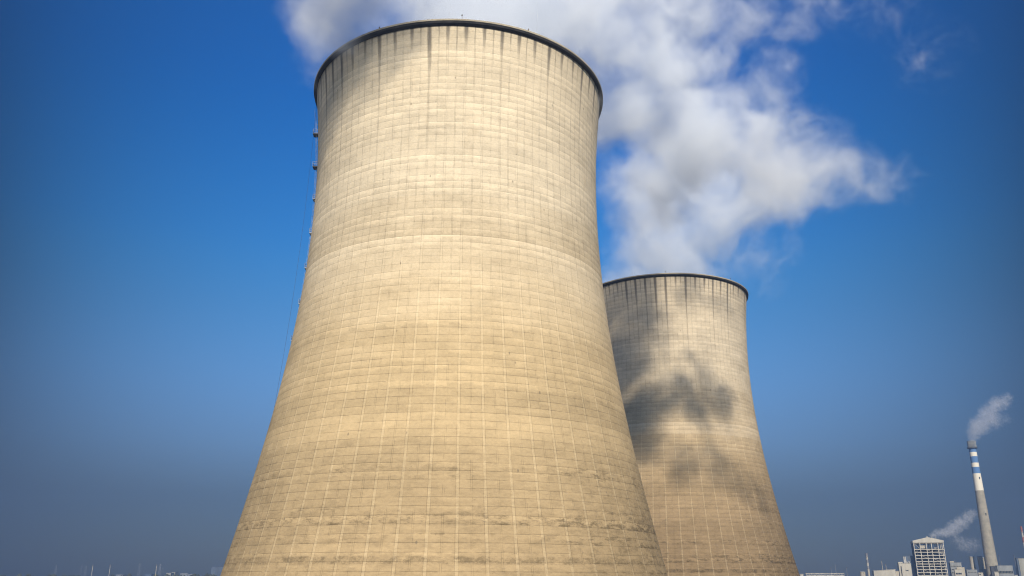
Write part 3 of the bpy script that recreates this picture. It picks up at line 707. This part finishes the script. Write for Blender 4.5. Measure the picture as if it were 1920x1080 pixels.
# ------------------------------------------------------------------ steam and smoke
class FN(NT): pass
def plume(name, loc, label, cat, blobs, dens, voxel, nscale, amp, gain, color=(1, 1, 1), aniso=0.0, seed=0.0, group=None, fine=4.0):
    """steam as a real volume: a cloud of soft overlapping puffs, torn by turbulence"""
    loc = Vector(loc)
    vd = bpy.data.volumes.new(name); o = bpy.data.objects.new(name, vd); COL.objects.link(o); o.location = loc
    tag(o, label, cat, group)
    bl = [(Vector(c)-loc, r, w_) for c, r, w_ in blobs]
    mx = max(nscale*0.35, 1.0)
    lo = [min(c[i]-r*1.15 for c, r, _ in bl) - mx for i in range(3)]; hi = [max(c[i]+r*1.15 for c, r, _ in bl) + mx for i in range(3)]
    ng = bpy.data.node_groups.new(name, 'GeometryNodeTree')
    ng.interface.new_socket('Geometry', in_out='OUTPUT', socket_type='NodeSocketGeometry')
    n = FN(ng); out = ng.nodes.new('NodeGroupOutput')
    P = ng.nodes.new('GeometryNodeInputPosition').outputs[0]
    def off(vec, k):
        q = ng.nodes.new('ShaderNodeVectorMath'); q.operation = 'ADD'; ng.links.new(vec, q.inputs[0]); q.inputs[1].default_value = k; return q.outputs[0]
    def vnoise(vec, sc, det):
        q = ng.nodes.new('ShaderNodeTexNoise'); ng.links.new(vec, q.inputs['Vector'])
        q.inputs['Scale'].default_value = sc; q.inputs['Detail'].default_value = det; return q.outputs['Color']
    Ps = off(P, (seed*91.3, seed*47.1, seed*13.7))
    # warp the space so that the puffs curl
    wv = ng.nodes.new('ShaderNodeVectorMath'); wv.operation = 'MULTIPLY_ADD'
    ng.links.new(off(vnoise(Ps, 1/nscale, 5.0), (-.5, -.5, -.5)), wv.inputs[0]); wv.inputs[1].default_value = (nscale*1.1,)*3
    ng.links.new(P, wv.inputs[2])
    Pw = wv.outputs[0]
    Pt = off(Pw, (seed*91.3, seed*47.1, seed*13.7))
    f = None
    for c, r, w_ in bl:
        q = ng.nodes.new('ShaderNodeVectorMath'); q.operation = 'DISTANCE'
        ng.links.new(Pw, q.inputs[0]); q.inputs[1].default_value = c
        e = n.m('MULTIPLY_ADD', q.outputs['Value'], -w_/r, w_)
        f = e if f is None else n.m('SMOOTH_MAX', f, e, 0.12)
    tb = n.noise(Pt, fine/nscale, 9.0, 0.62)
    bigt = n.noise(Ps, 1.3/nscale, 3.0, 0.5)
    f2 = n.add(f, n.add(n.mul(n.sub(tb, 0.5), amp*4.0), n.mul(n.sub(bigt, 0.5), amp*1.6)))
    d = n.m('MINIMUM', n.m('MAXIMUM', n.mul(n.sub(f2, 0.06), gain), 0.0), 1.0)
    d = n.mul(n.m('POWER', d, 1.7), n.step(f, 0.0, 0.22))
    vc = ng.nodes.new('GeometryNodeVolumeCube')
    ng.links.new(d, vc.inputs['Density'])
    vc.inputs['Min'].default_value = lo; vc.inputs['Max'].default_value = hi
    for i, k in enumerate('XYZ'): vc.inputs['Resolution '+k].default_value = max(8, int((hi[i]-lo[i])/voxel))
    m, nn, p = new_mat(name); m.node_tree.nodes.remove(p)
    pv = m.node_tree.nodes.new('ShaderNodeVolumePrincipled')
    pv.inputs['Color'].default_value = (*color, 1); pv.inputs['Density'].default_value = dens; pv.inputs['Anisotropy'].default_value = aniso
    m.node_tree.links.new(pv.outputs[0], m.node_tree.nodes['Material Output'].inputs['Volume'])
    sm = ng.nodes.new('GeometryNodeSetMaterial'); sm.inputs['Material'].default_value = m
    ng.links.new(vc.outputs[0], sm.inputs['Geometry']); ng.links.new(sm.outputs[0], out.inputs[0])
    md = o.modifiers.new('puffs', 'NODES'); md.node_group = ng
    vd.materials.append(m)
    return o
def pb_(px, py, Y, rpx, w_=1.0):
    p = at(px, py, Y); d = Y*math.cos(PITCH) + (p.z-CAM_Z)*math.sin(PITCH)
    return (p, rpx*d/F_PX, w_)

M1 = T1 + Vector((0, 0, TOP_Z))
blobs1 = [(M1 + Vector((a, b, c)), r, 1.0) for a, b, c, r in ((0,0,2,30), (-17,0,0,20), (17,2,0,20), (0,-17,0,19), (0,17,0,20), (2,4,22,34), (12,14,42,38))]
blobs1 += [pb_(*q) for q in ((640, 30, 168, 100), (590, 85, 182, 66), (600, 140, 186, 48, .9), (690, -30, 160, 100), (780, -40, 190, 135), (575, 5, 188, 75, .9),
    (1010, 0, 205, 175), (1130, 40, 222, 170), (1220, 120, 236, 135), (1165, 205, 240, 105), (1280, 30, 240, 130), (1335, 120, 238, 90, .85), (1180, -40, 230, 140), (1300, -40, 240, 90, .9), (1290, 300, 245, 85, 1.35), (1235, 350, 250, 75, 1.25), (1320, 245, 238, 90, 1.35), (1255, 385, 262, 65, 1.2), (1375, 300, 248, 75, 1.15), (1262, 225, 252, 90, 1.3), (1278, 165, 250, 80, 1.2), (1322, 275, 232, 85, 1.35), (1470, 310, 250, 75, 1.05), (1420, 330, 246, 75, 1.05),
    (1400, 40, 245, 90, .55), (1410, 225, 238, 90, .88), (1350, 215, 236, 80, .95), (1455, 150, 238, 80, .62), (1490, 60, 242, 70, .52), (1535, -10, 246, 70, .52), (1290, 250, 232, 75, .75),
    (1445, 300, 226, 75, .78), (1300, 222, 231, 75, 1.4), (1350, 262, 229, 60, 1.3), (1520, 318, 226, 80, .74), (1560, 345, 224, 60, .75), (1615, 352, 226, 70, .70), (1685, 344, 228, 64, .56))]
blobs1 += [(Vector((-37, 142, CAM_Z+137)), 18, 1.35), (Vector((-29, 138, CAM_Z+140)), 14, 1.2)]  # unseen puffs above the view, added to shade the front tower's upper left
plume('steam_plume', M1, 'broad steam plume pouring out of the front cooling tower and drifting right', 'steam plume', blobs1, 0.095, 0.66, 26.0, 0.46, 1.35, color=(.94, .967, 1), seed=1.0, group='steam plumes above the cooling towers')
M2 = T2 + Vector((0, 0, TOP_Z))
blobs2 = [(M2 + Vector((a, b, c)), r, 1.0) for a, b, c, r in ((0,0,0,30), (-16,0,0,19), (16,0,0,19), (0,-16,0,19), (0,16,0,19))]
blobs2 += [pb_(*q) for q in ((1265, 470, 366, 130), (1225, 400, 368, 120), (1185, 355, 368, 80), (1325, 410, 368, 120), (1300, 320, 372, 125), (1400, 365, 374, 115), (1470, 350, 376, 100),
    (1540, 340, 380, 80, .7), (1420, 275, 380, 95, .75), (1430, 490, 372, 85, .42), (1455, 545, 372, 60, .36), (1500, 265, 382, 80, .5), (1640, 20, 400, 95, .24), (1730, 100, 405, 95, .22), (1225, 270, 375, 95, .8))]
plume('steam_plume', M2, 'billowing white steam plume above the rear cooling tower', 'steam plume', blobs2, 0.060, 0.85, 36.0, 0.46, 1.35, color=(.94, .967, 1), seed=3.0, group='steam plumes above the cooling towers')
def trail(pts, Y, n):             # a run of overlapping puffs along a drifting path
    out = []
    for (a, b) in zip(pts, pts[1:]):
        for i in range(n):
            q = [a[k]+(b[k]-a[k])*i/n for k in range(4)]
            out.append(pb_(q[0]+rnd.uniform(-.2, .2)*q[2], q[1]+rnd.uniform(-.2, .2)*q[2], Y+rnd.uniform(-3, 3), q[2], q[3]))
    return out
CT = Vector((CX, DP, zc))
blobs3 = [(CT, 6, 1)] + trail(((1825, 822, 12, 1), (1832, 803, 21, 1), (1850, 785, 23, 1), (1866, 760, 19, .9), (1884, 748, 17, .75), (1896, 744, 10, .6)), DP, 4) + trail(((1840, 806, 18, .7), (1868, 790, 18, .5), (1890, 785, 14, .35)), DP, 3)
plume('smoke_plume', CT, 'greyish smoke trailing from the top of the tall banded chimney', 'smoke plume', blobs3, 0.062, 0.55, 9.0, 0.62, 1.4, color=(.82, .83, .87), seed=5.0, fine=3.0)
BT = at(1748, 1005, DP+8)
blobs4 = trail(((1747, 1005, 8, 1), (1764, 999, 11, 1), (1778, 998, 12, 1), (1790, 988, 15, 1), (1806, 979, 15, .95), (1820, 967, 14, .8), (1831, 958, 11, .6)), DP+8, 4) + trail(((1790, 1010, 16, .38), (1812, 1022, 20, .36), (1832, 1016, 18, .30)), DP+8, 3)
plume('steam_plume', BT, 'little ragged trail of steam blowing right off the boiler house roof', 'steam plume', blobs4, 0.065, 0.5, 7.0, 0.85, 1.5, color=(.88, .88, .9), seed=8.0, fine=3.0)

# ------------------------------------------------------------------ woods along the horizon
m_wood = plain('winter_foliage', (0.055, 0.060, 0.035), 0.95, 0.25, 0.2)
bm = BM(); base_ico = BM(); bmesh.ops.create_icosphere(base_ico, subdivisions=1, radius=1.0)
iv = [v.co.copy() for v in base_ico.verts]; ifc = [[v.index for v in f.verts] for f in base_ico.faces]; base_ico.free()
for q in range(420):
    left = rnd.random() < .62
    yy = rnd.uniform(1500, 1900)
    xx = yy*(rnd.uniform(-.66, -.26) if left else rnd.uniform(.28, .66))
    h = rnd.uniform(15, 24)
    for c in range(5):
        cx, cy, cz, rr = xx+rnd.uniform(-4, 4), yy+rnd.uniform(-4, 4), h*rnd.uniform(.4, .88), h*rnd.uniform(.12, .24)
        vs = [bm.verts.new((cx+v.x*rr*rnd.uniform(.7, 1.25), cy+v.y*rr*rnd.uniform(.7, 1.25), cz+v.z*rr*rnd.uniform(.7, 1.25))) for v in iv]
        for f in ifc: bm.faces.new([vs[i] for i in f])
    bar(bm, (xx, yy, 0), (xx, yy, h*.6), .3, 4)
tag(obj('far_woods', bm, m_wood), kind='stuff')

# ------------------------------------------------------------------ the smoggy air
HAZE = 3.3e-4
if HAZE:
    bm = BM(); bx(bm, -3600, 3600, -400, 3600, -1.0, 330.0)
    m, nn, p = new_mat('haze'); m.node_tree.nodes.remove(p)
    pv = m.node_tree.nodes.new('ShaderNodeVolumePrincipled')
    pv.inputs['Color'].default_value = (0.27, 0.40, 0.62, 1); pv.inputs['Density'].default_value = HAZE; pv.inputs['Anisotropy'].default_value = 0.45
    m.node_tree.links.new(pv.outputs[0], m.node_tree.nodes['Material Output'].inputs['Volume'])
    tag(obj('haze', bm, m), kind='stuff')
